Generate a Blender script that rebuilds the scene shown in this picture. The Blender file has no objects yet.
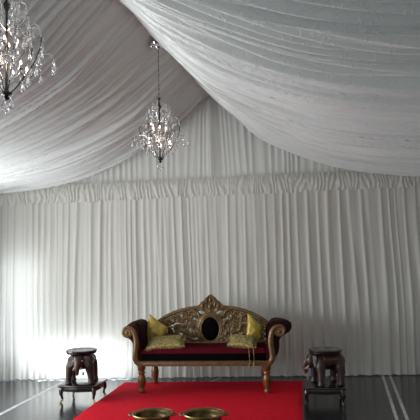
import bpy, bmesh, math, random
from mathutils import Vector, Matrix, noise
S = bpy.context.scene
COL = S.collection
random.seed(7)
PI = math.pi
R = math.radians

# ------------------------------------------------------------ camera
cd = bpy.data.cameras.new('camera'); cam = bpy.data.objects.new('camera', cd); COL.objects.link(cam)
cd.sensor_width = 36; cd.lens = 36*600/420
cam.matrix_world = Matrix.Translation((0, 0, 1.57)) @ (Matrix.Rotation(R(8.579), 4, 'Z') @ Matrix.Rotation(R(94.691), 4, 'X') @ Matrix.Rotation(R(-1.4), 4, 'Z'))
S.camera = cam
# ------------------------------------------------------------ world, daylight, exposure
w = bpy.data.worlds.new('world'); S.world = w; w.use_nodes = True
bgn = w.node_tree.nodes['Background']; bgn.inputs['Color'].default_value = (.86, .93, 1, 1); bgn.inputs['Strength'].default_value = 0.62


def area(name, loc, direction, sx, sy, power, colour):
    l = bpy.data.lights.new(name, 'AREA'); l.shape = 'RECTANGLE'; l.size = sx; l.size_y = sy
    l.energy = power; l.color = colour
    o = bpy.data.objects.new(name, l); COL.objects.link(o); o.location = loc
    o.rotation_euler = Vector(direction).to_track_quat('-Z', 'Y').to_euler()
    return o


area('daylight_side_opening', (-4.80, 5.35, 1.2), (1, -.30, 0.12), 2.9, 1.5, 165, (.95, .98, 1))
area('daylight_side_opening', (-4.85, 2.6, 1.2), (1, .05, 0.12), 2.2, 1.5, 85, (.95, .98, 1))
area('daylight_back_opening', (-3.88, 8.06, .98), (0.09, -1, 0), .62, 1.35, 6, (.86, .93, 1))
area('daylight_under_canvas', (-3.08, 8.14, .24), (0.09, -1, 0), 1.35, .34, 14, (.86, .93, 1))
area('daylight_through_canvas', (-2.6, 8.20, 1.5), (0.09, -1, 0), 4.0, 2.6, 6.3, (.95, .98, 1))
area('daylight_through_gable', (-1.2, 8.31, 3.0), (0.09, -1, 0), 4.6, .7, 2, (.95, .98, 1))
S.view_settings.view_transform = 'Standard'; S.view_settings.look = 'None'
S.view_settings.gamma = 1; S.view_settings.use_curve_mapping = False
S.view_settings.exposure = 0.0
S.cycles.use_denoising = True
S.cycles.max_bounces = 10; S.cycles.diffuse_bounces = 6; S.cycles.transmission_bounces = 8
S.cycles.sample_clamp_indirect = 6

# ------------------------------------------------------------ materials


def mat(name, col, rough=.6, metal=0., spec=.5, **kw):
    m = bpy.data.materials.new(name); m.use_nodes = True; nt = m.node_tree; p = nt.nodes['Principled BSDF']
    p.inputs['Base Color'].default_value = (*col, 1); p.inputs['Roughness'].default_value = rough
    p.inputs['Metallic'].default_value = metal; p.inputs['Specular IOR Level'].default_value = spec
    for k, v in kw.items():
        k = k.replace('_', ' ')
        p.inputs[k].default_value = v
    return m


def link(m, a, b): m.node_tree.links.new(a, b)


def vary(m, col2, scale, detail=3, lo=.4, hi=.6, kind='noise', stretch=None, bump=0., bscale=None, coord='Object'):
    """mix the base colour with a second colour by noise, and an optional bump"""
    nt = m.node_tree; p = nt.nodes['Principled BSDF']
    tc = nt.nodes.new('ShaderNodeTexCoord'); mp = nt.nodes.new('ShaderNodeMapping')
    link(m, tc.outputs[coord], mp.inputs['Vector'])
    if stretch: mp.inputs['Scale'].default_value = stretch
    n = nt.nodes.new('ShaderNodeTexNoise'); n.inputs['Scale'].default_value = scale; n.inputs['Detail'].default_value = detail
    link(m, mp.outputs[0], n.inputs['Vector'])
    mr = nt.nodes.new('ShaderNodeMapRange'); mr.inputs[1].default_value = lo; mr.inputs[2].default_value = hi
    link(m, n.outputs['Fac'], mr.inputs[0])
    mx = nt.nodes.new('ShaderNodeMix'); mx.data_type = 'RGBA'
    mx.inputs[6].default_value = p.inputs['Base Color'].default_value; mx.inputs[7].default_value = (*col2, 1)
    link(m, mr.outputs[0], mx.inputs[0]); link(m, mx.outputs[2], p.inputs['Base Color'])
    if bump:
        n2 = nt.nodes.new('ShaderNodeTexNoise'); n2.inputs['Scale'].default_value = bscale or scale*2; n2.inputs['Detail'].default_value = 4
        link(m, mp.outputs[0], n2.inputs['Vector'])
        b = nt.nodes.new('ShaderNodeBump'); b.inputs['Strength'].default_value = bump; b.inputs['Distance'].default_value = .01
        link(m, n2.outputs['Fac'], b.inputs['Height']); link(m, b.outputs[0], p.inputs['Normal'])
    return m


def cloth(name, col, trans, rough=.5, spec=.4, bump=.3, sheen=.3, emb=14):
    """thin woven fabric that lets some daylight through, with faint stitched squiggles"""
    m = mat(name, col, rough, 0, spec); nt = m.node_tree; p = nt.nodes['Principled BSDF']
    p.inputs['Sheen Weight'].default_value = sheen
    tc = nt.nodes.new('ShaderNodeTexCoord')
    n = nt.nodes.new('ShaderNodeTexNoise'); n.inputs['Scale'].default_value = emb; n.inputs['Detail'].default_value = 1.5; n.inputs['Distortion'].default_value = 2.2
    link(m, tc.outputs['Object'], n.inputs['Vector'])
    sub = nt.nodes.new('ShaderNodeMath'); sub.operation = 'SUBTRACT'; sub.inputs[1].default_value = .5
    ab = nt.nodes.new('ShaderNodeMath'); ab.operation = 'ABSOLUTE'
    mr = nt.nodes.new('ShaderNodeMapRange'); mr.inputs[1].default_value = 0; mr.inputs[2].default_value = .03; mr.inputs[3].default_value = 1; mr.inputs[4].default_value = 0
    link(m, n.outputs['Fac'], sub.inputs[0]); link(m, sub.outputs[0], ab.inputs[0]); link(m, ab.outputs[0], mr.inputs[0])
    n3 = nt.nodes.new('ShaderNodeTexNoise'); n3.inputs['Scale'].default_value = 45; n3.inputs['Detail'].default_value = 3
    link(m, tc.outputs['Object'], n3.inputs['Vector'])
    ad = nt.nodes.new('ShaderNodeMath'); ad.operation = 'ADD'; link(m, mr.outputs[0], ad.inputs[0]); link(m, n3.outputs['Fac'], ad.inputs[1])
    b = nt.nodes.new('ShaderNodeBump'); b.inputs['Strength'].default_value = bump; b.inputs['Distance'].default_value = .006
    link(m, ad.outputs[0], b.inputs['Height']); link(m, b.outputs[0], p.inputs['Normal'])
    t = nt.nodes.new('ShaderNodeBsdfTranslucent'); t.inputs['Color'].default_value = (*[min(1, c*1.05) for c in col], 1)
    mx = nt.nodes.new('ShaderNodeMixShader'); mx.inputs[0].default_value = trans
    out = [x for x in nt.nodes if x.type == 'OUTPUT_MATERIAL'][0]
    link(m, p.outputs[0], mx.inputs[1]); link(m, t.outputs[0], mx.inputs[2]); link(m, mx.outputs[0], out.inputs['Surface'])
    return m


M = {}
M['curtain'] = cloth('white_curtain_cloth', (.74, .73, .68), .42, .55, .35, .35)
M['gable'] = cloth('sheer_white_cloth', (.74, .74, .71), .42, .6, .3, .25)
M['drape'] = cloth('white_satin_lining', (.71, .74, .72), .12, .36, .55, .45, .2, 9)
M['ruffle'] = cloth('gathered_white_cloth', (.76, .75, .71), .5, .55, .3, .4)
M['pvc'] = mat('white_tent_canvas', (.6, .61, .6), .6)
M['floor'] = vary(mat('dark_vinyl_floor', (.011, .0115, .014), .17, 0, .7), (.02, .02, .023), 3.5, 4, .35, .7, bump=.05, bscale=14)
M['line'] = vary(mat('white_line_paint', (.55, .56, .56), .4), (.38, .38, .38), 9, 4)
M['red'] = vary(mat('red_carpet_pile', (.68, .010, .026), .95, 0, .1), (.52, .006, .019), 60, 4, .35, .65, bump=.5, bscale=400)
M['gold'] = vary(mat('antique_gold_wood', (.21, .135, .055), .38, .4, .5), (.10, .058, .024), 28, 5, .35, .7, bump=.3, bscale=60)
M['legwood'] = vary(mat('gilded_brown_leg', (.23, .10, .035), .33, .35, .5), (.10, .04, .015), 25, 5, .35, .7, bump=.2)
M['maroon'] = vary(mat('dark_maroon_velvet', (.024, .002, .004), .85, 0, .15), (.022, .003, .005), 12, 3)
M['seatred'] = vary(mat('deep_red_velvet', (.095, .004, .010), .9, 0, .06), (.06, .004, .009), 12, 3)
M['black'] = mat('black_velvet', (.004, .003, .004), .95, 0, .03)
M['satin'] = vary(mat('gold_satin', (.56, .42, .085), .36, .2, .5), (.42, .30, .05), 14, 3, bump=.35, bscale=22)
M['brocade'] = vary(mat('gold_brocade', (.46, .37, .13), .45, .3, .5), (.16, .12, .04), 55, 4, .42, .62, bump=.8, bscale=90)
M['darkwood'] = vary(mat('dark_carved_wood', (.016, .008, .006), .42, 0, .5), (.045, .018, .01), 20, 5, .4, .7, bump=.5, bscale=70)
M['redwood'] = vary(mat('reddish_carved_wood', (.085, .028, .016), .42, 0, .5), (.03, .012, .008), 30, 5, .4, .7, bump=.5, bscale=70)
M['tablewood'] = vary(mat('black_lacquered_wood', (.012, .008, .007), .16, 0, .6), (.03, .014, .01), 10, 4, .5, .8)
M['goldtip'] = mat('gilded_foot', (.36, .22, .07), .35, .6)
M['ivory'] = mat('pale_tusk', (.5, .45, .36), .45)
M['ear'] = vary(mat('lit_grey_wood', (.13, .12, .12), .4), (.05, .035, .03), 25, 4)  # ear grey paler than the body: light falling on it put into the colour
M['blue'] = mat('blue_tassel_thread', (.02, .04, .25), .7)
M['bronze'] = vary(mat('aged_brass', (.20, .15, .055), .34, .85, .5), (.07, .05, .025), 12, 4, .35, .7, bump=.15)
M['bronzein'] = vary(mat('polished_brass', (.34, .26, .09), .3, .85, .5), (.12, .08, .03), 9, 4, .35, .7)
M['iron'] = mat('dark_chandelier_metal', (.06, .055, .05), .3, .85)
M['silver'] = mat('silvered_wire', (.62, .60, .57), .22, .9)
M['chrome'] = mat('chrome_metal', (.7, .7, .7), .12, 1)
M['crystal'] = mat('clear_crystal', (.97, .98, 1), .04, 0, .7, Transmission_Weight=.86, IOR=1.6)
M['candle'] = mat('candle_sleeve', (.8, .75, .68), .5)
m = mat('warm_bulb', (1, .8, .65), .4); m.node_tree.nodes['Principled BSDF'].inputs['Emission Color'].default_value = (1, .74, .55, 1)
m.node_tree.nodes['Principled BSDF'].inputs['Emission Strength'].default_value = 9; M['bulb'] = m

# ------------------------------------------------------------ mesh helpers


def obj(name, bm, m, parent=None, smooth=38, kind=None):
    """link a bmesh as ONE mesh object; a top-level one gets its origin at its base"""
    bmesh.ops.recalc_face_normals(bm, faces=bm.faces)
    me = bpy.data.meshes.new(name)
    off = Vector((0, 0, 0))
    if parent is None:
        xs = [v.co.x for v in bm.verts]; ys = [v.co.y for v in bm.verts]; zs = [v.co.z for v in bm.verts]
        off = Vector(((min(xs)+max(xs))/2, (min(ys)+max(ys))/2, min(zs)))
        for v in bm.verts: v.co -= off
    for f in bm.faces: f.smooth = True
    if smooth:
        for e in bm.edges:
            e.smooth = not (len(e.link_faces) == 2 and e.calc_face_angle(0) > R(smooth))
    bm.to_mesh(me); bm.free()
    for k in (m if isinstance(m, list) else [m]): me.materials.append(M[k])
    o = bpy.data.objects.new(name, me); COL.objects.link(o); o.location = off
    if parent: o.parent = parent
    if kind: o['kind'] = kind
    return o


def tag(o, label, cat, group=None):
    o['label'] = label; o['category'] = cat
    if group: o['group'] = group
    return o


def thing(name, label, cat, loc, rz=0, group=None):
    o = bpy.data.objects.new(name, None); COL.objects.link(o); o.location = loc; o.rotation_euler = (0, 0, rz)
    o.empty_display_size = .1
    return tag(o, label, cat, group)


def copy_tree(o, parent=None):
    c = o.copy(); COL.objects.link(c); c.parent = parent
    for ch in list(o.children): copy_tree(ch, c)
    return c


def NB(): return bmesh.new()


def box(bm, c, s, bev=0, rz=0, segs=2, mi=0):
    r = bmesh.ops.create_cube(bm, size=1); vs = r['verts']
    mt = Matrix.Translation(c) @ Matrix.Rotation(rz, 4, 'Z') @ Matrix.Diagonal((*s, 1))
    bmesh.ops.transform(bm, matrix=mt, verts=vs)
    if bev:
        es = list({e for v in vs for e in v.link_edges})
        g = bmesh.ops.bevel(bm, geom=es, offset=bev, segments=segs, affect='EDGES', profile=.5)


def tube(bm, pts, rad, seg=8, flat=None, closed=False):
    """sweep a circle along pts; rad number or list; flat = (axis vector, factor) squashes the section along that axis"""
    pts = [Vector(p) for p in pts]; n = len(pts)
    if not hasattr(rad, '__len__'): rad = [rad]*n
    rings = []; prev = None
    for i, p in enumerate(pts):
        if closed: t = pts[(i+1) % n]-pts[i-1]
        else: t = pts[min(i+1, n-1)]-pts[max(i-1, 0)]
        if t.length < 1e-9: t = Vector((0, 0, 1))
        t.normalize()
        if prev is None:
            a = Vector((0, 1, 0)) if abs(t.y) < .9 else Vector((1, 0, 0))
            u = t.cross(a).normalized()
        else:
            u = (prev-t*prev.dot(t)).normalized()
        prev = u; v = t.cross(u)
        ring = []
        for k in range(seg):
            an = 2*PI*k/seg
            d = (u*math.cos(an)+v*math.sin(an))*rad[i]
            if flat: d = d - flat[0]*d.dot(flat[0])*(1-flat[1])
            ring.append(bm.verts.new(p+d))
        rings.append(ring)
    m = n if closed else n-1
    for i in range(m):
        a, b = rings[i], rings[(i+1) % n]
        for k in range(seg): bm.faces.new((a[k], a[(k+1) % seg], b[(k+1) % seg], b[k]))
    if not closed:
        bm.faces.new(rings[0]); bm.faces.new(rings[-1])


def lathe(bm, prof, seg=24, c=(0, 0, 0), sx=1, sy=1):
    """profile of (r, z) about the vertical axis, r=0 closes to a point"""
    c = Vector(c); rings = []
    for r, z in prof:
        if r < 1e-6: rings.append([bm.verts.new(c+Vector((0, 0, z)))])
        else: rings.append([bm.verts.new(c+Vector((r*sx*math.cos(2*PI*k/seg), r*sy*math.sin(2*PI*k/seg), z))) for k in range(seg)])
    for a, b in zip(rings, rings[1:]):
        for k in range(seg):
            k2 = (k+1) % seg
            if len(a) == 1 and len(b) == 1: continue
            if len(a) == 1: bm.faces.new((a[0], b[k], b[k2]))
            elif len(b) == 1: bm.faces.new((a[k], b[0], a[k2]))
            else: bm.faces.new((a[k], b[k], b[k2], a[k2]))


def ell(bm, c, s, rot=None, seg=16):
    r = bmesh.ops.create_uvsphere(bm, u_segments=seg, v_segments=max(6, seg*2//3), radius=1)
    mt = Matrix.Translation(c) @ (rot.to_4x4() if rot else Matrix.Identity(4)) @ Matrix.Diagonal((*s, 1))
    bmesh.ops.transform(bm, matrix=mt, verts=r['verts'])


def grid(bm, fn, nu, nv, thick=None):
    vs = [[bm.verts.new(fn(i/nu, j/nv)) for j in range(nv+1)] for i in range(nu+1)]
    for i in range(nu):
        for j in range(nv): bm.faces.new((vs[i][j], vs[i+1][j], vs[i+1][j+1], vs[i][j+1]))
    return vs


def lerp(a, b, t): return a+(b-a)*t


def table(tab, s):
    if s <= tab[0][0]: return tab[0][1]
    # catmull-rom style smooth lookup
    for i in range(len(tab)-1):
        if s <= tab[i+1][0]:
            x0, y0 = tab[i]; x1, y1 = tab[i+1]
            m0 = (tab[i+1][1]-tab[max(i-1, 0)][1])/(tab[i+1][0]-tab[max(i-1, 0)][0])
            j = min(i+2, len(tab)-1); m1 = (tab[j][1]-tab[i][1])/(tab[j][0]-tab[i][0])
            t = (s-x0)/(x1-x0); h = x1-x0
            return (2*t**3-3*t*t+1)*y0+(t**3-2*t*t+t)*h*m0+(-2*t**3+3*t*t)*y1+(t**3-t*t)*h*m1
    return tab[-1][1]


def nz(x, y=0., z=0.): return noise.noise(Vector((x, y, z)))


def pleat(u, period, seed, z=0., jit=.45):
    """height 0..1 of gathered cloth at distance u, narrow crests and soft valleys"""
    ph = u/period+jit*nz(u/period*.45, seed, z*.25)*2.2
    a = .62+.55*nz(u/period*.8, seed+9.3, z*.3)
    c = .5+.5*math.cos(2*PI*ph)
    return a*(c**1.6)+.25*nz(u/period*2.2, seed+4, z*.6)


# ------------------------------------------------------------ the tent: structure
def wy(x): return 8.165+.088*x               # line of the back curtain on the floor


XL, XR, Y0, Y1 = -4.95, 2.35, -2.6, 8.95
bm = NB(); box(bm, ((XL+XR)/2, (Y0+Y1)/2, -.05), (XR-XL, Y1-Y0, .1)); obj('floor', bm, 'floor', kind='structure')
# back wall with an opening at the left where daylight reaches the curtain
bm = NB()
def wallbox(x0, x1, z0, z1):
    ya, yb = wy(x0)+.34, wy(x1)+.34
    vs = [bm.verts.new(p) for p in ((x0, ya, z0), (x1, yb, z0), (x1, yb, z1), (x0, ya, z1), (x0, ya+.06, z0), (x1, yb+.06, z0), (x1, yb+.06, z1), (x0, ya+.06, z1))]
    for q in ((0, 1, 2, 3), (4, 5, 6, 7), (0, 1, 5, 4), (3, 2, 6, 7), (0, 3, 7, 4), (1, 2, 6, 5)): bm.faces.new([vs[k] for k in q])
wallbox(XL, -4.35, 0, 3.0); wallbox(-4.35, -3.7, 1.75, 3.0); wallbox(-3.7, -3.55, .42, 3.0); wallbox(-3.55, -2.4, .42, 3.0); wallbox(-2.4, XR, 0, 3.0)
vs = [bm.verts.new(p) for p in ((XL, wy(XL)+.36, 3.0), (XR, wy(XR)+.36, 3.0), (-1.2, wy(-1.2)+.36, 4.15))]; bm.faces.new(vs)
obj('wall_back', bm, 'pvc', kind='structure')
bm = NB()
box(bm, (XL-.03, -.65, 1.5), (.06, 3.9, 3.0)); box(bm, (XL-.03, 8.0, 1.5), (.06, 1.9, 3.0)); box(bm, (XL-.03, 4.18, 2.72), (.06, 5.76, .56)); box(bm, (XL-.03, 4.18, .17), (.06, 5.76, .34))
obj('wall_left', bm, 'pvc', kind='structure')
bm = NB(); box(bm, (XR+.03, (Y0+Y1)/2, 1.5), (.06, Y1-Y0, 3.0)); obj('wall_right', bm, 'pvc', kind='structure')
bm = NB()
v = [bm.verts.new(p) for p in ((XL-.1, Y0, 3.0), (-1.3, Y0, 4.2), (XR+.1, Y0, 3.0), (XL-.1, Y1, 3.0), (-1.3, Y1, 4.2), (XR+.1, Y1, 3.0))]
bm.faces.new((v[0], v[1], v[4], v[3])); bm.faces.new((v[1], v[2], v[5], v[4])); obj('ceiling', bm, 'pvc', kind='structure')

# lines painted on the floor
def fline(x0, y0, x1, y1, wd, label):
    bm = NB(); d = Vector((x1-x0, y1-y0, 0)).normalized(); n = Vector((-d.y, d.x, 0))*wd/2
    a, b = Vector((x0, y0, .0)), Vector((x1, y1, .0))
    top = [bm.verts.new(p+Vector((0, 0, .0015))) for p in (a-n, b-n, b+n, a+n)]
    bot = [bm.verts.new(p+Vector((0, 0, -.002))) for p in (a-n, b-n, b+n, a+n)]
    bm.faces.new(top); bm.faces.new(bot)
    for k in range(4): bm.faces.new((top[k], top[(k+1) % 4], bot[(k+1) % 4], bot[k]))
    o = obj('trim_%d' % fline.n, bm, 'line', kind='structure'); o['label'] = label; fline.n += 1
fline.n = 1
fline(-3.215, 3.0, -3.18, 7.86, .05, 'white line painted on the floor at far left')
fline(.70, 4.0, .985, 8.23, .032, 'left of the two thin white floor lines at right')
fline(.80, 4.0, 1.08, 8.24, .032, 'right of the two thin white floor lines at right')
fline(-1.29, 7.6, -1.12, 8.04, .03, 'short end of a white floor line behind the sofa')
fline(-.02, 7.0, .02, 8.14, .03, 'pale floor line beside the right edge of the carpet')

# ------------------------------------------------------------ back curtains
def curtain(x0, x1, seed, period, label, amp=.045):
    bm = NB(); W = x1-x0; n = int(W/.008)
    top = lambda x: 2.50+.019*(x+1.2)
    def fn(a, b):
        z = (1-b)*(top(x0+W*a))
        x = x0+W*a
        g = pleat(x, period, seed, z)
        gz = amp*(.55+.45*min(1, (2.5-z)/1.4))
        edge = min(1, min(a, 1-a)*W/.05)
        flare = max(0, .22-z)*.16*(.4+g)
        swayx = .055*nz(x*.9, 3.3, z*.45)*math.sin(PI*b*.5)+.02*(1-z/2.5)*(x+1.2)*.35
        c2 = .5+.5*math.cos(2*PI*(x/(period*.95)+1.2*nz(x*3.1, seed+2, z*.12)))
        g = .42*g+.75*(.6+.8*nz(x*5, seed+5))*c2**5
        y = wy(x)-gz*g*edge-flare+.012*nz(x*7, z*1.6, seed)
        z2 = max(.003, z+(.012*nz(x*14, seed)+.012 if b == 1 else 0))
        return Vector((x+swayx, y, z2))
    grid(bm, fn, n, 36)
    o = obj('curtain', bm, 'curtain', smooth=0)
    return tag(o, label, 'curtain', 'white pleated curtains along the back of the tent')
curtain(-4.75, -2.95, 1.3, .105, 'far left white pleated curtain with bright daylight glowing through it')
curtain(-2.95, -1.12, 5.7, .115, 'white pleated curtain panel behind the left half of the gold sofa')
curtain(-1.12, .46, 8.1, .135, 'white pleated curtain between the sofa crest and the right carved elephant')
curtain(.46, 2.15, 12.9, .15, 'far right dim white curtain panel behind the double floor lines')

# ridge line of the lining and its cross profile
def ridge_x(y): return -1.175-.094*(8.05-y)
PROF = [(0, 3.83), (.15, 3.70), (.55, 3.385), (.9, 3.16), (1.25, 2.985), (1.65, 2.83), (2.05, 2.735), (2.5, 2.68), (2.9, 2.655), (3.3, 2.68)]
def prof(s): return table(PROF, s)

def lining(side, seed, label):
    """one satin lining sheet swagged from the ridge to the eave, with long folds running down it"""
    bm = NB(); ya, yb = -1.6, 8.05; L = yb-ya; SW = 3.3 if side < 0 else 3.32
    nu, nv = 1350, 44
    def fn(a, b):
        s = SW*b
        skew = (wy(-1.2+side*s)-wy(-1.2))
        yy = ya+L*a
        y = yy+skew*(a**2)-.10
        # folds: fine near the ridge, wandering, grouped into broad swags
        q = yy+.10*nz(yy*.7, s*.5, seed)+.035*side*s
        f = 1.35*pleat(q, .125, seed, s*.9, .6)+.45*pleat(q, .33, seed+3, s*.8, .6)+.8*pleat(q, .06, seed+7, s*1.2, .6)
        big = nz(yy*.9, seed, s*.25)
        env = min(1, .25+b*4)*min(1, (1-b)*9)
        hem = min(1, (yb-yy)/.05)
        d = (-.066*f*hem-.07*big*min(1, (yb-yy)/.6))*env
        x = ridge_x(yy)+side*(s-(.012 if False else 0))
        z = prof(s)
        # displace along the sheet normal
        dz = (prof(min(3.3, s+.02))-prof(max(0, s-.02)))/.04
        nrm = Vector((-dz*side, 0, 1)).normalized()
        return Vector((x, y, z))+nrm*d
    vs = grid(bm, fn, nu, nv)
    o = obj('ceiling_drape', bm, 'drape', smooth=0)
    tag(o, label, 'drape', 'satin linings swagged under the tent roof')
    # stitched hem along the rear edge
    bm = NB()
    tube(bm, [fn(1, j/60)-o.location+Vector((0, .004, 0)) for j in range(61)], .013, 6)
    obj('hem', bm, 'drape', o)
    return o
lining(-1, 2.2, 'left white satin ceiling lining sweeping down from the ridge')
lining(1, 31.7, 'right white satin ceiling lining hanging in a deep bright swag')

# gable curtain, gathered to the apex
def gable(side, seed, label):
    bm = NB(); SW = 3.15
    def fn(a, b):
        s = SW*a
        zt = prof(s)+.06 if s > .02 else 3.86
        zb = 2.635
        k = b                                                       # 0 top .. 1 bottom
        z = lerp(zt, zb, k)
        xs = s
        g = pleat(s, .085, seed, z*.6)
        # folds near the centre fan out from the apex
        pull = math.exp(-(s/.33)**2)*(1-k)**1.2
        xs = s*(1-.35*pull)
        x = -1.175+side*xs
        y = wy(x)-.03-.022*g-.05*math.exp(-(s/.05)**2)
        return Vector((x, y, z))
    grid(bm, fn, 330, 24)
    return tag(obj('gable_curtain', bm, 'gable', smooth=0), label, 'curtain', 'finely pleated curtains in the gable')
gable(-1, 4.4, 'finely pleated gable curtain left of the central apex seam')
gable(1, 17.4, 'finely pleated gable curtain right of the central apex seam')

# gathered ruffle
def ruffle():
    bm = NB(); x0, x1 = -4.7, 2.12; W = x1-x0
    def fn(a, b):
        x = x0+W*a
        zt = 2.668+.016*(x+1.2)+.010*nz(x*11, 3)
        ht = .25+.02*nz(x*2.1, 8)+.022*nz(x*13, 5)
        z = zt-ht*b
        g = pleat(x+.02*nz(x*6, b*2), .06, 6.6, b*2.5, .8)
        bulge = .03*math.sin(PI*min(1, b*1.15))+.02*b
        y = wy(x)-.10-bulge-(.012+.016*b)*g+.008*nz(x*30, b*5)
        return Vector((x, y, z))
    grid(bm, fn, 900, 14)
    tag(obj('ruffle_valance', bm, 'ruffle', smooth=0), 'gathered white ruffle band running across the top of the back curtains', 'valance')
ruffle()

# ------------------------------------------------------------ red carpet
bm = NB()
def cfn(a, b):
    x = lerp(-2.34, -.05, a); y = lerp(3.6, 7.78+.075*(x+1.2), b)
    e = min(min(a, 1-a)*30, (1-b)*55, 1)
    z = .010+.003*nz(x*1.6, y*1.6)+.002*nz(x*5, y*5)
    if b == 1 or a in (0, 1): z = .001
    return Vector((x+.012*nz(y*1.3, 2), y+.010*nz(x*2.5, 7), z))
grid(bm, cfn, 60, 90)
tag(obj('red_carpet', bm, 'red'), 'bright red carpet laid on the dark floor under the sofa', 'carpet')

# ------------------------------------------------------------ sofa
SOFA = thing('sofa', 'ornate carved gold sofa with dark maroon velvet on the red carpet', 'sofa', (-1.205, 7.38, .012), R(1.6))
def turned_leg(x, y, h):
    bm = NB()
    p = [(r_*1.18, z_) for r_, z_ in [(0, 0), (.030, 0), (.034, .012), (.031, .03), (.026, .045), (.033, .075), (.040, .12), (.041, .155), (.034, .19), (.027, .21), (.036, .222), (.036, .236), (.029, .25), (.038, .27), (.041, h), (0, h)]]
    lathe(bm, p, 20, (x, y, 0))
    obj('leg', bm, 'legwood', SOFA)
for sx in (-1, 1):
    turned_leg(sx*.745, -.275, .312)
    turned_leg(sx*.70, .265, .312)
# frame: rails
bm = NB()
box(bm, (0, -.285, .337), (1.60, .05, .062), .012); box(bm, (0, .27, .33), (1.50, .05, .05), .01)
box(bm, (-.77, 0, .335), (.05, .56, .055), .01); box(bm, (.77, 0, .335), (.05, .56, .055), .01)
tube(bm, [(-.78, -.313, .318), (0, -.313, .318), (.78, -.313, .318)], .009, 6)
tube(bm, [(-.78, -.313, .36), (0, -.313, .36), (.78, -.313, .36)], .007, 6)
obj('seat_rail', bm, 'gold', SOFA)
# upholstered seat base and cushion
bm = NB(); box(bm, (0, -.012, .41), (1.53, .54, .10), .02); obj('seat_base', bm, 'black', SOFA)
bm = NB()
def seat_top(a, b):
    x = lerp(-.765, .765, a); y = lerp(-.285, .25, b)
    ex = min(1, min(a, 1-a)*18); ey = min(1, min(b, 1-b)*9)
    return Vector((x, y, .452+.055*(math.sqrt(max(0, 1-(1-ex)**2))*math.sqrt(max(0, 1-(1-ey)**2)))+.004*nz(x*3, y*3)))
grid(bm, seat_top, 60, 24); obj('cushion', bm, 'seatred', SOFA)
# arms
def arm(s):
    bm = NB()
    sec = [(.735, .37), (.745, .50), (.748, .62), (.752, .71), (.765, .765), (.795, .80), (.845, .812), (.90, .795), (.945, .765), (.962, .72), (.955, .675), (.92, .645), (.875, .62), (.84, .57), (.838, .50), (.845, .43), (.84, .38), (.80, .345)]
    rings = []
    N = 14
    for i in range(N+1):
        t = i/N; y = lerp(-.285, .25, t)
        sw = 1 if i not in (0, N) else .93
        ring = []
        for (x, z) in sec:
            cx, cz = .87, .6
            k = max(0, (z-.62)/.22); k = min(1, k)
            xx = cx+(x-cx)*sw*(1+(.25 if s > 0 else .05)*k*math.sin(PI*min(1, t*1.1))*1); zz = cz+(z-cz)*sw
            xx += k*((.045 if s > 0 else 0)*math.sin(PI*t)); zz += k*.012*math.sin(PI*min(1, t*.9+.05))*(1 if z > .7 else .3)
            if x > .80 and z < .83:
                xx += max(0, min(1, (z-.36)/.1))*(.06 if s > 0 else .02)*math.sin(PI*min(1, t*1.05))
                xx -= k*.045*max(0, 1-t*2.5)
            ring.append(bm.verts.new((s*xx, y, zz)))
        rings.append(ring)
    n = len(sec)
    for a, b in zip(rings, rings[1:]):
        for k in range(n): bm.faces.new((a[k], a[(k+1) % n], b[(k+1) % n], b[k]))
    bm.faces.new(rings[0]); bm.faces.new(rings[-1])
    a = obj('arm', bm, 'maroon', SOFA, smooth=50)
    # gilded S-scroll on the front of the arm
    bm = NB()
    pts = []
    vc = (.908, .703)
    lathe(bm, [(0, -.012), (.056, -.010), (.066, 0), (.060, .012), (.03, .016), (0, .016)], 26)
    bmesh.ops.transform(bm, matrix=Matrix.Translation((s*vc[0], -.288, vc[1])) @ Matrix.Rotation(R(90), 4, 'X'), verts=bm.verts)
    for k in range(26):
        th = R(-385)+k/25*R(470)            # spiral from the eye outwards
        r = lerp(.012, .062, k/25)
        pts.append((vc[0]+r*math.cos(th+PI*.0), vc[1]+r*math.sin(th)))
    # spiral ends near the top; continue inwards and down in an S
    tail = [(.868, .752), (.842, .732), (.822, .70), (.806, .64), (.800, .57), (.808, .50), (.816, .44), (.812, .385), (.785, .348), (.74, .335)]
    P = pts+tail
    rad = [lerp(.010, .020, i/len(pts)) for i in range(len(pts))]+[.026, .030, .031, .032, .032, .032, .033, .034, .032, .028]
    # densify
    PP, RR = [], []
    for i in range(len(P)-1):
        for q in range(3):
            t = q/3
            def cr(a, b, c, d): return .5*(2*b+(c-a)*t+(2*a-5*b+4*c-d)*t*t+(3*b-a-3*c+d)*t**3)
            i0, i1, i2, i3 = max(i-1, 0), i, i+1, min(i+2, len(P)-1)
            PP.append((s*cr(P[i0][0], P[i1][0], P[i2][0], P[i3][0]), -.295, cr(P[i0][1], P[i1][1], P[i2][1], P[i3][1]))); RR.append(lerp(rad[i], rad[i+1], t))
    tube(bm, PP, RR, 10, (Vector((0, 1, 0)), .75))
    ell(bm, (s*vc[0], -.305, vc[1]), (.016, .014, .016))
    sc = obj('arm_scroll', bm, 'gold', a)
    bm = NB()                                # beaded groove along the middle of the scroll
    tube(bm, [(x, -.295-.75*r*.97, z) for (x, y, z), r in list(zip(PP, RR))[70:-4]], .0055, 6)
    obj('scroll_bead', bm, 'legwood', sc if False else a)
    # outer dark piping
    bm = NB()
    tube(bm, [(s*(x if True else x), -.283, z) for x, z in sec[2:6]], .008, 6)
    obj('piping', bm, 'black', a)
arm(-1); arm(1)
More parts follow.
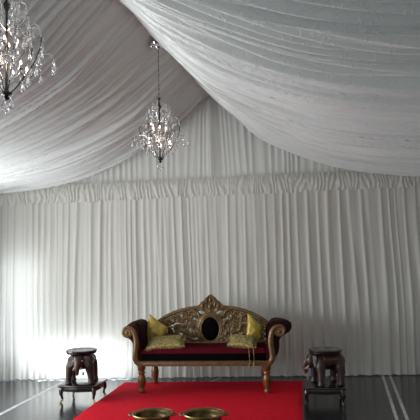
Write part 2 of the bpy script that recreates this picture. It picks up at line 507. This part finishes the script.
# back
TOP = [(0, 1.00), (.10, .985), (.17, .960), (.25, .952), (.35, .935), (.45, .91), (.55, .87), (.65, .815), (.74, .75), (.80, .69)]
def ty(z): return .235+.10*max(0, (z-.45))/.6          # the back leans away slightly
def tz(x): return table(TOP, abs(x))
bm = NB()
pp = [(x, ty(tz(x)), tz(x)-.022) for x in [i*.8/40 for i in range(-40, 41)]]
tube(bm, pp, [.030-.008*abs(i-40)/40 for i in range(81)], 10)
pp2 = [(x, ty(tz(x)-.05)-.012, tz(x)-.062) for x, _, _ in pp if .11 < abs(x)]
tube(bm, [p for p in pp2 if p[0] < 0], .009, 6); tube(bm, [p for p in pp2 if p[0] > 0], .009, 6)
tube(bm, [(-.74, ty(.5), .52), (0, ty(.5), .50), (.74, ty(.5), .52)], .024, 8)
box(bm, (-.74, ty(.5), .55), (.05, .04, .36), .01); box(bm, (.74, ty(.5), .55), (.05, .04, .36), .01)
obj('back_frame', bm, 'gold', SOFA)
# crest
bm = NB()
out = [(-.155, .955), (-.12, .985), (-.105, 1.01), (-.075, 1.03), (-.055, 1.062), (-.028, 1.085), (0, 1.112), (.028, 1.085), (.055, 1.062), (.075, 1.03), (.105, 1.01), (.12, .985), (.155, .955), (.09, .90), (.04, .875), (0, .86), (-.04, .875), (-.09, .90)]
out = [(x*1.18, z) for x, z in out]
f1 = [bm.verts.new((x, ty(z)-.035, z)) for x, z in out]; f2 = [bm.verts.new((x, ty(z)+.02, z)) for x, z in out]
bm.faces.new(f1); bm.faces.new(list(reversed(f2)))
for k in range(len(out)): bm.faces.new((f1[k], f1[(k+1) % len(out)], f2[(k+1) % len(out)], f2[k]))
for sx in (-1, 1):                            # relief: leaves and a central shell
    tube(bm, [(sx*(.012+.05*math.sin(t*2.6)), ty(1)-.045, 1.10-.17*t) for t in [i/12 for i in range(13)]], [.006+.007*math.sin(PI*i/12) for i in range(13)], 7)
    tube(bm, [(sx*(.05+.055*math.sin(t*2.2)), ty(.97)-.045, 1.04-.11*t) for t in [i/10 for i in range(11)]], [.006+.008*math.sin(PI*i/10) for i in range(11)], 7)
    ell(bm, (sx*.10, ty(.97)-.045, .965), (.022, .014, .022))
    ell(bm, (sx*.045, ty(.97)-.045, 1.02), (.013, .012, .018))
ell(bm, (0, ty(.97)-.045, .955), (.03, .018, .035)); ell(bm, (0, ty(1)-.045, 1.04), (.014, .014, .035)); ell(bm, (0, ty(.9)-.04, .90), (.022, .016, .02))
obj('crest', bm, 'gold', SOFA)
# medallion: black oval in a gilt ring
bm = NB()
cz = .678
lathe(bm, [(0, .03), (.5, .027), (.85, .014), (1.0, 0)], 36)
bmesh.ops.transform(bm, matrix=Matrix.Translation((0, ty(cz)-.032, cz)) @ Matrix.Rotation(R(90), 4, 'X') @ Matrix.Diagonal((.118, .152, 1, 1)), verts=bm.verts)
md = obj('medallion', bm, 'black', SOFA)
bm = NB()
for rr, aa, dy in ((.026, (.142, .178), 0), (.010, (.121, .156), -.02), (.010, (.168, .205), -.008)):
    tube(bm, [(aa[0]*math.cos(t), ty(cz)-.018+dy, cz+aa[1]*math.sin(t)) for t in [2*PI*i/40 for i in range(40)]], rr, 8, closed=True)
obj('medallion_ring', bm, 'gold', md)
# pierced scrollwork either side of the medallion
def spiral(bm, cx, cz_, r, turns, th0, sgn, rad, s):
    pts = []; rs = []
    for i in range(22):
        t = i/21; rr = r*(1-.82*t); th = th0+sgn*turns*2*PI*t
        pts.append((s*(cx+rr*math.cos(th)), ty(cz_)-.012, cz_+rr*math.sin(th))); rs.append(rad*1.75*(1-.35*t))
    tube(bm, pts, rs, 7)
    ell(bm, pts[-1], (rad*1.4,)*3, seg=8)
def leaf(bm, x0, z0, x1, z1, bend, rad, s):
    pts = []; rs = []
    dx, dz = x1-x0, z1-z0
    for i in range(11):
        t = i/10; b = bend*math.sin(PI*t)
        pts.append((s*(x0+dx*t-dz*b), ty(z0)-.012, z0+dz*t+dx*b)); rs.append(rad*1.65*(.25+math.sin(PI*min(1, t*.9+.1))))
    tube(bm, pts, rs, 7)
for s in (-1, 1):
    bm = NB()
    for a in [(.235, .86, .052, 1.25, 2.4, -1, .012), (.335, .835, .050, 1.3, .8, 1, .012), (.445, .80, .048, 1.25, 2.0, -1, .011), (.545, .755, .045, 1.2, .8, 1, .011), (.63, .70, .038, 1.2, 2.2, -1, .010),
              (.225, .735, .050, 1.3, 3.6, 1, .012), (.325, .715, .050, 1.25, 5.5, -1, .012), (.43, .685, .048, 1.3, 3.4, 1, .011), (.53, .65, .045, 1.25, 5.6, -1, .011), (.625, .60, .04, 1.2, 3.5, 1, .010),
              (.215, .60, .046, 1.25, .4, 1, .011), (.315, .585, .046, 1.25, 2.6, -1, .011), (.42, .575, .042, 1.2, .5, 1, .010), (.52, .56, .038, 1.2, 2.6, -1, .010)]:
        spiral(bm, *a, s)
    for a in [(.17, .80, .29, .90, .35, .011), (.28, .79, .40, .86, -.4, .011), (.39, .75, .50, .83, .4, .011), (.49, .71, .60, .77, -.4, .010), (.18, .66, .28, .78, .4, .011), (.27, .65, .38, .76, -.4, .011),
              (.37, .63, .48, .72, .4, .010), (.48, .60, .58, .68, -.35, .010), (.16, .53, .27, .66, -.35, .011), (.27, .53, .37, .64, .4, .010), (.37, .52, .47, .62, -.4, .010), (.47, .52, .57, .60, .4, .010), (.58, .52, .70, .66, .3, .011), (.66, .62, .72, .74, -.2, .011), (.19, .90, .17, .80, .2, .012), (.05, .875, .17, .915, .25, .013), (.10, .86, .18, .85, -.3, .012), (.15, .79, .19, .90, .2, .012), (.14, .53, .20, .60, .3, .012), (.12, .525, .20, .53, .2, .010), (.16, .58, .20, .68, -.2, .011)]:
        leaf(bm, *a, s)
    rnd = random.Random(5)
    for q in range(46):                       # small leaves filling in between the scrolls
        x0 = rnd.uniform(.18, .68); z0 = rnd.uniform(.53, tz(x0)-.09); an = rnd.uniform(-.6, 2.2); ln = rnd.uniform(.05, .085)
        leaf(bm, x0, z0, x0+ln*math.cos(an), min(z0+ln*math.sin(an), tz(x0)-.05), rnd.uniform(-.4, .4), .010, s)
    obj('carved_scrollwork', bm, 'gold', SOFA)

for o_ in SOFA.children:
    if o_.name.split('.')[0] in ('back_frame', 'crest', 'medallion', 'carved_scrollwork'): o_.location.x = .03

# ------------------------------------------------------------ cushions on the sofa
def pillow(name, w_, h_, t_, loc, rot, m, label, grp, tassels=0, rough=.0, fringe=False, droop=0.):
    root_loc = SOFA.matrix_basis @ Vector(loc)
    e = thing(name, label, 'cushion', root_loc, 0, grp)
    e.rotation_euler = (Matrix.Rotation(R(1.6), 3, 'Z') @ rot.to_matrix()).to_euler() if not isinstance(rot, Matrix) else rot.to_euler()
    bm = NB(); n = 26
    def side(sg):
        def fn(a, b):
            x, y = 2*a-1, 2*b-1
            puff = (max(0, 1-abs(x)**2.6)*max(0, 1-abs(y)**2.6))**.42
            pin = 1-.10*(math.cos(x*PI/2)*abs(y)**3)-.0
            pin2 = 1-.10*(math.cos(y*PI/2)*abs(x)**3)
            zz = sg*t_/2*puff*(1+rough*nz(x*5, y*5, sg*3.))+.012*nz(x*2.4+9*sg, y*2.4)*puff
            return Vector((x*w_/2*pin2, y*h_/2*pin-droop*((x+1)/2)**1.3*(y+1)/2, zz))
        return fn
    grid(bm, side(1), n, n); grid(bm, side(-1), n, n)
    bmesh.ops.remove_doubles(bm, verts=bm.verts, dist=.0005)
    obj('cushion_cover', bm, m, e, smooth=0)
    if fringe:
        bm = NB()
        for k in range(120):
            t = k/120*4; sd = int(t); f = (t-sd)*2-1
            x, y = [(f, -1), (1, f), (-f, 1), (-1, -f)][sd]
            pn = 1-.10*math.cos(f*PI/2)
            px, py = (x*w_/2, y*h_/2*pn) if sd in (0, 2) else (x*w_/2*pn, y*h_/2)
            d = Vector((x if sd in (1, 3) else .2*random.uniform(-1, 1), y if sd in (0, 2) else .2*random.uniform(-1, 1), random.uniform(-.5, .5))).normalized()
            a = Vector((px, py, 0)); tube(bm, [a-d*.004, a+d*.014, a+d*.028+Vector((0, 0, -.006))], [.004, .004, .0015], 4)
        obj('fringe', bm, 'brocade', e)
    return e
from mathutils import Euler
def rot3(*rs):
    m = Matrix.Identity(3)
    for ax, a in rs: m = Matrix.Rotation(R(a), 3, ax) @ m
    return Matrix.Rotation(R(1.6), 3, 'Z') @ m
def pil(name, w_, h_, t_, loc, rs, m, label, grp, **kw):
    return pillow(name, w_, h_, t_, loc, rot3(*rs), m, label, grp, **kw)
G1 = 'upright gold satin cushions'; G2 = 'fringed gold brocade cushions lying on the seat'
pil('cushion', .29, .33, .13, (-.640, .12, .700), [('Z', -10), ('X', 72), ('Z', -8)], 'satin', 'shiny gold satin cushion leaning upright in the left corner of the sofa', G1, droop=.12)
pil('cushion', .21, .32, .11, (.60, .10, .715), [('Z', -10), ('X', 74), ('Z', 20)], 'satin', 'shiny gold satin cushion leaning upright in the right corner of the sofa', G1, droop=.15)
pil('cushion', .44, .27, .11, (-.475, -.12, .560), [('X', 22), ('Y', -3), ('Z', 4)], 'brocade', 'patterned gold brocade cushion lying at the left end of the seat', G2, rough=.25, fringe=True)
pr = pil('cushion', .31, .24, .11, (.47, -.12, .562), [('X', 24), ('Y', 6), ('Z', -6)], 'brocade', 'patterned gold brocade cushion with hanging tassels on the right of the seat', G2, rough=.25, fringe=True)
inv = (Matrix.Translation(pr.location) @ pr.rotation_euler.to_matrix().to_4x4()).inverted()
for dx in (.548, .600):
    bm = NB()
    P = [(dx-.03, -.23, .545), (dx-.005, -.285, .530), (dx, -.325, .47), (dx+.004, -.330, .40), (dx+.002, -.332, .345)]
    P = [inv @ (SOFA.matrix_basis @ Vector(p)) for p in P]
    tube(bm, P, .0032, 5); tube(bm, [P[-1], P[-1].lerp(P[-2], -.3), P[-1].lerp(P[-2], -.9)], [.006, .010, .008], 7)
    obj('tassel', bm, 'brocade', pr)

# ------------------------------------------------------------ low tables and carved elephants
LT = thing('low_table', 'square dark low table with gilded curved feet under the left elephant', 'table', (-2.549, 6.765, 0), R(0.5), 'low dark tables under the elephants')
bm = NB(); box(bm, (0, 0, .181), (.47, .44, .024), .008); obj('tabletop', bm, 'tablewood', LT)
bm = NB(); box(bm, (0, 0, .150), (.425, .395, .042), .006)
tube(bm, [(-.2, -.2, .133), (0, -.2, .125), (.2, -.2, .133)], .008, 6); tube(bm, [(-.215, -.19, .133), (-.215, 0, .125), (-.215, .19, .133)], .008, 6); tube(bm, [(.215, -.19, .133), (.215, 0, .125), (.215, .19, .133)], .008, 6)
obj('apron', bm, 'tablewood', LT)
for sx in (-1, 1):
    for sy in (-1, 1):
        bm = NB(); cx, cy = sx*.192, sy*.178
        d = Vector((sx, sy, 0)).normalized()
        P = [Vector((cx, cy, .165)), Vector((cx, cy, .135))+d*.012, Vector((cx, cy, .10))+d*.018, Vector((cx, cy, .065))+d*.006, Vector((cx, cy, .035))+d*.0]
        tube(bm, P, [.026, .028, .022, .014, .013], 10)
        l = obj('leg', bm, 'tablewood', LT)
        bm = NB(); P = [Vector((cx, cy, .042)), Vector((cx, cy, .026))+d*.008, Vector((cx, cy, .013))+d*.022, Vector((cx, cy, .010))+d*.034]
        tube(bm, P, [.013, .014, .0135, .008], 10); obj('foot', bm, 'goldtip', l)
LT.scale = (.95, 1, 1)
RT = copy_tree(LT); RT.location = (.183, 6.755, 0); RT.rotation_euler = (0, 0, R(1))
for l in RT.children:
    for f in l.children: f.data = f.data.copy(); f.data.materials[0] = M['tablewood']
tag(RT, 'square dark low table under the right elephant, just off the carpet', 'table', 'low dark tables under the elephants')

def elephant():
    e = thing('elephant_stool', 'carved dark wooden elephant stool facing the camera on the left low table', 'stool', (-2.562, 6.75, .193), R(8), 'carved elephant stools with round tops')
    bm = NB()
    ell(bm, (0, .01, .255), (.150, .180, .098)); ell(bm, (0, .105, .245), (.150, .105, .105)); ell(bm, (0, -.075, .258), (.150, .095, .095))
    for sx in (-1, 1):
        for sy, yy in ((-1, -.095), (1, .125)):
            X = sx*.124
            tube(bm, [(X*.72, yy*.9, .27), (X*.86, yy*.97, .20), (X*.98, yy, .12), (X*1.04, yy-.004, .05), (X*1.04, yy-.006, .001)], [.050, .056, .040, .033, .041], 14)
    # head
    ell(bm, (0, -.165, .262), (.066, .062, .074)); ell(bm, (-.025, -.165, .315), (.03, .035, .022)); ell(bm, (.025, -.165, .315), (.03, .035, .022)); ell(bm, (0, -.125, .27), (.06, .07, .07))
    ell(bm, (0, -.185, .212), (.045, .045, .035))
    bmesh.ops.recalc_face_normals(bm, faces=bm.faces)
    b = obj('body', bm, 'darkwood', e, smooth=0)
    md = b.modifiers.new('remesh', 'REMESH'); md.mode = 'VOXEL'; md.voxel_size = .006; md.use_smooth_shade = True
    sm = b.modifiers.new('smooth', 'SMOOTH'); sm.factor = .6; sm.iterations = 5
    bm = NB()
    tube(bm, [(0, -.205, .27), (0, -.232, .225), (0, -.238, .19), (0, -.230, .165), (0, -.222, .148), (0, -.228, .135), (0, -.242, .132)], [.036, .033, .028, .023, .019, .016, .012], 12)
    for k in range(5):
        z = .228-.014*k; y = -.236+.0012*k*k*.3
        tube(bm, [( (.0325-.002*k)*math.cos(t), y+(.0325-.002*k)*math.sin(t), z) for t in [2*PI*i/14 for i in range(14)]], .0028, 5, closed=True)
    obj('trunk', bm, 'redwood', e)
    for sx in (-1, 1):
        bm = NB()
        rings = []
        outl = [(.0, .05), (.03, .062), (.062, .05), (.078, .01), (.07, -.035), (.045, -.075), (.02, -.06), (.005, -.02)]
        f = [bm.verts.new((sx*(.055+x*.95), -.165+.22*x*1.0, .275+z)) for x, z in outl]; g = [bm.verts.new((sx*(.055+x*.95), -.149+.22*x, .275+z)) for x, z in outl]
        bm.faces.new(f); bm.faces.new(g)
        for k in range(8): bm.faces.new((f[k], f[(k+1) % 8], g[(k+1) % 8], g[k]))
        ear = obj('ear', bm, 'ear', e)
        if sx < 0: ear['label'] = 'pale grey-lit ear'
        bv = ear.modifiers.new('bevel', 'BEVEL'); bv.width = .004; bv.segments = 2
        bm = NB(); tube(bm, [(sx*.035, -.205, .205), (sx*.043, -.235, .185), (sx*.046, -.262, .190)], [.010, .008, .003], 8); obj('tusk', bm, 'ivory', e)
        bm = NB(); ell(bm, (sx*.052, -.205, .285), (.008, .006, .008), seg=8); obj('eye', bm, 'ivory', e)
    # saddle cloth with tassels
    bm = NB()
    for sx in (-1, 1):
        def cl(a, b):
            y = lerp(-.075, .09, a); th = b*R(78)
            return Vector((sx*(.152*math.sin(th)+.004), y+.01, .255+.1*math.cos(th)-(.012*(1-abs(2*a-1)) if b == 1 else 0)))
        grid(bm, cl, 12, 10)
    sc = obj('saddle_cloth', bm, 'redwood', e)
    so = sc.modifiers.new('thick', 'SOLIDIFY'); so.thickness = .006
    bm = NB(); tube(bm, [(.052, -.168, .20), (.053, -.170, .155), (.053, -.170, .150)], [.0025, .003, .009], 8); tube(bm, [(.053, -.170, .150), (.053, -.170, .115)], [.009, .011], 8); obj('tassel', bm, 'blue', e)
    bm = NB(); tube(bm, [(0, .17, .27), (0, .20, .22), (.01, .205, .15), (.015, .20, .10)], [.014, .010, .008, .012], 8); obj('tail', bm, 'darkwood', e)
    bm = NB(); lathe(bm, [(0, .332), (.10, .332), (.15, .338), (.168, .343), (.174, .350), (.168, .357), (.178, .366), (.181, .374), (.178, .382), (.168, .386), (.158, .384), (0, .383)], 40)
    obj('round_seat', bm, 'tablewood', e)
    return e
EL = elephant(); EL.scale = (1, 1, .965)
ER = copy_tree(EL); ER.location = (.215, 6.77, .193); ER.rotation_euler = (0, 0, R(-74))
tag(ER, 'carved dark wooden elephant stool facing left on the right low table', 'stool', 'carved elephant stools with round tops')

# ------------------------------------------------------------ brass bowls
def bowl(loc, rz, label):
    e = thing('brass_bowl', label, 'bowl', loc, rz, 'wide brass bowls on the carpet')
    bm = NB()
    lathe(bm, [(0, .012), (.05, .012), (.056, 0), (.072, 0), (.075, .012), (.115, .04), (.142, .075), (.153, .11), (.150, .138), (.170, .150), (.178, .156), (.176, .164), (.166, .166), (.146, .156), (.143, .13), (.143, .108), (.132, .078), (.105, .05), (.06, .03), (0, .026)], 48)
    b = obj('body', bm, 'bronze', e)
    bm = NB(); tube(bm, [(.172*math.cos(t), .172*math.sin(t), .162) for t in [2*PI*i/48 for i in range(48)]], .0075, 8, closed=True); obj('rim', bm, 'bronzein', e)
    for sx in (-1, 1):
        bm = NB(); tube(bm, [(sx*(.170+.036*math.sin(t)), .042*math.cos(t), .148+.004*math.sin(t)) for t in [PI*i/12 for i in range(13)]], .0085, 8); obj('handle', bm, 'bronze', e)
    e.scale = (1.08, 1.08, .9)
    return e
B1 = bowl((-1.425, 5.56, .012), R(3), 'left of the two brass bowls with side handles on the carpet')
B2 = copy_tree(B1); B2.location = (-.948, 5.59, .012); B2.rotation_euler = (0, 0, R(5))
tag(B2, 'right of the two brass bowls with side handles on the carpet', 'bowl', 'wide brass bowls on the carpet')

# ------------------------------------------------------------ chandeliers
def drop_mesh(n_beads, size):
    bm = NB(); z = 0
    for k in range(n_beads):
        z -= .011; r = .0052
        bmesh.ops.create_icosphere(bm, subdivisions=1, radius=r, matrix=Matrix.Translation((0, 0, z)))
    z -= .006
    lathe(bm, [(0, z), (size*.22, z-size*.35), (size*.42, z-size*1.1), (size*.3, z-size*1.5), (0, z-size*1.75)], 6)
    me = bpy.data.meshes.new('crystal_drop'); bm.to_mesh(me); bm.free(); me.materials.append(M['crystal']); return me
DM = [drop_mesh(2, .034), drop_mesh(4, .028), drop_mesh(1, .038), drop_mesh(5, .026)]

def chandelier(loc, ztop, label):
    """origin at the bottom hub; ztop = height of the ceiling plate above it"""
    e = thing('crystal_chandelier', label, 'chandelier', loc, R(10), 'crystal chandeliers hanging from the ridge')
    def drops(p, k=None):
        o = bpy.data.objects.new('crystal_drop', DM[random.randrange(4) if k is None else k]); COL.objects.link(o); o.parent = e; o.location = p; o.rotation_euler = (0, 0, random.uniform(0, 3))
    bm = NB()
    lathe(bm, [(0, -.035), (.012, -.03), (.018, -.02), (.010, -.008), (.030, 0), (.034, .01), (.016, .02), (.008, .04), (.007, .25), (.013, .27), (.013, .29), (.007, .31), (.007, .50), (.018, .52), (.022, .54), (.010, .56), (.006, .60), (.015, .61), (.015, .625), (0, .635)], 14)
    obj('stem', bm, 'iron', e)
    bm = NB()
    for k in range(22): # chain links
        pass
    tube(bm, [(0, 0, .63), (0, 0, ztop-.02)], .0018, 6)
    z = .64; k = 0
    while z < ztop-.04:
        ax = Vector((1, 0, 0)) if k % 2 else Vector((0, 1, 0))
        tube(bm, [Vector((0, 0, z+.014*math.sin(t)))+ax*.0045*math.cos(t) for t in [2*PI*i/8 for i in range(8)]], .0011, 4, closed=True); z += .024; k += 1
    obj('chain', bm, 'iron', e)
    bm = NB(); lathe(bm, [(0, ztop-.055), (.018, ztop-.05), (.030, ztop-.035), (.076, ztop-.024), (.088, ztop-.004), (.08, ztop), (0, ztop)], 20); ell(bm, (-.055, -.03, ztop-.03), (.026, .026, .022)); ell(bm, (.06, -.02, ztop-.032), (.018, .018, .018)); obj('ceiling_plate', bm, 'chrome', e)
    NA = 6
    for k in range(NA):
        an = 2*PI*k/NA+.0; c, s_ = math.cos(an), math.sin(an)
        rz_ = [(.02, .005), (.05, .035), (.085, .075), (.125, .13), (.165, .20), (.195, .275), (.202, .34), (.188, .40), (.16, .43), (.135, .42), (.135, .395)]
        P = [Vector((r*c, r*s_, z)) for r, z in rz_]
        bm = NB(); tube(bm, P[:7], [.0034]*7, 6); arm_ = obj('arm', bm, 'iron', e)
        bm = NB(); tube(bm, P[6:], [.0035, .003, .003, .0025, .002], 6); obj('curl', bm, 'silver', arm_)
        drops(P[6]+Vector((c*.01, s_*.01, 0)), 3); drops(P[8]+Vector((c*.0, s_*.0, 0)), 1); drops(P[10], 0); drops(P[4]+Vector((c*.006, s_*.006, 0)), 1); drops(P[3], 0)
        # outer sprays with pendants, on and between the arms
        for q, (da, zz) in enumerate(((0, .0), (.52, .035))):
            c2, s2 = math.cos(an+da), math.sin(an+da)
            bm = NB(); Q = [Vector((.12*c2, .12*s2, .16+zz)), Vector((.185*c2, .185*s2, .235+zz)), Vector((.25*c2, .25*s2, .24+zz)), Vector((.275*c2, .275*s2, .215+zz))]
            tube(bm, Q, .002, 5); obj('spray', bm, 'silver', e); drops(Q[-1], q); drops(Q[1], 3 if q else 2)
            if q: drops(Q[0], 1)
        # bead strand from arm tip to the upper tier
        bm = NB()
        a0 = P[7]; b0 = Vector((.05*c, .05*s_, .55))
        for q in range(16):
            t = q/15; p = a0.lerp(b0, t)-Vector((0, 0, .06*math.sin(PI*t)))
            bmesh.ops.create_icosphere(bm, subdivisions=1, radius=.0042, matrix=Matrix.Translation(p))
        obj('bead_strand', bm, 'crystal', e, smooth=0)
    # upper tier of hoops
    for k in range(6):
        an = 2*PI*k/6+.3; c, s_ = math.cos(an), math.sin(an)
        rz_ = [(.01, .38), (.05, .395), (.09, .44), (.115, .50), (.105, .555), (.07, .575), (.05, .555), (.058, .53)]
        P = [Vector((r*c, r*s_, z)) for r, z in rz_]
        bm = NB(); tube(bm, P, .0032, 6); obj('upper_arm', bm, 'silver', e)
        drops(P[4], 1); drops(P[5], 0); drops(P[3]+Vector((c*.01, s_*.01, 0)), 3)
    # bulbs on candle sleeves
    lights = []
    for n, r, z, o_ in ((6, .115, .155, .5), (4, .062, .305, .1)):
        for k in range(n):
            an = 2*PI*k/n+o_; c, s_ = math.cos(an), math.sin(an)
            bm = NB(); tube(bm, [(.004*c, .004*s_, z-.06), (r*.5*c, r*.5*s_, z-.075), (r*c, r*s_, z-.045), (r*c, r*s_, z-.028)], .0028, 6)
            lathe(bm, [(0, -.032), (.012, -.03), (.017, -.022), (.008, -.02), (.007, 0), (0, 0)], 10, (r*c, r*s_, z))
            h = obj('bulb_holder', bm, 'silver', e)
            bm = NB(); lathe(bm, [(0, 0), (.0045, .003), (.0065, .010), (.0045, .019), (0, .028)], 10, (r*c, r*s_, z)); obj('bulb', bm, 'bulb', h)
    for k in range(5): # inner drops
        an = 2*PI*k/5; drops(Vector((.045*math.cos(an), .045*math.sin(an), .27)), None); drops(Vector((.03*math.cos(an+.4), .03*math.sin(an+.4), .50)), 3)
    drops(Vector((0, 0, -.033)), 2); drops(Vector((.028, 0, .0)), 0); drops(Vector((-.02, .02, .0)), 0); drops(Vector((-.01, -.027, .0)), 1)
    for z in (.17, .33):
        l = bpy.data.lights.new('bulb_glow', 'POINT'); l.energy = .7; l.color = (1, .8, .62); l.shadow_soft_size = .03
        o = bpy.data.objects.new('bulb_glow', l); COL.objects.link(o); o.parent = e; o.location = (0.0, -.02, z)
    return e
zr = 3.80
chandelier((-1.355, 5.75, 2.565), 3.745-2.565, 'whole crystal chandelier in view, hanging above the left arm of the sofa')
chandelier((-1.66, 3.2, 2.55), 3.75-2.55, 'nearer, larger-looking crystal chandelier cut off by the top left corner')
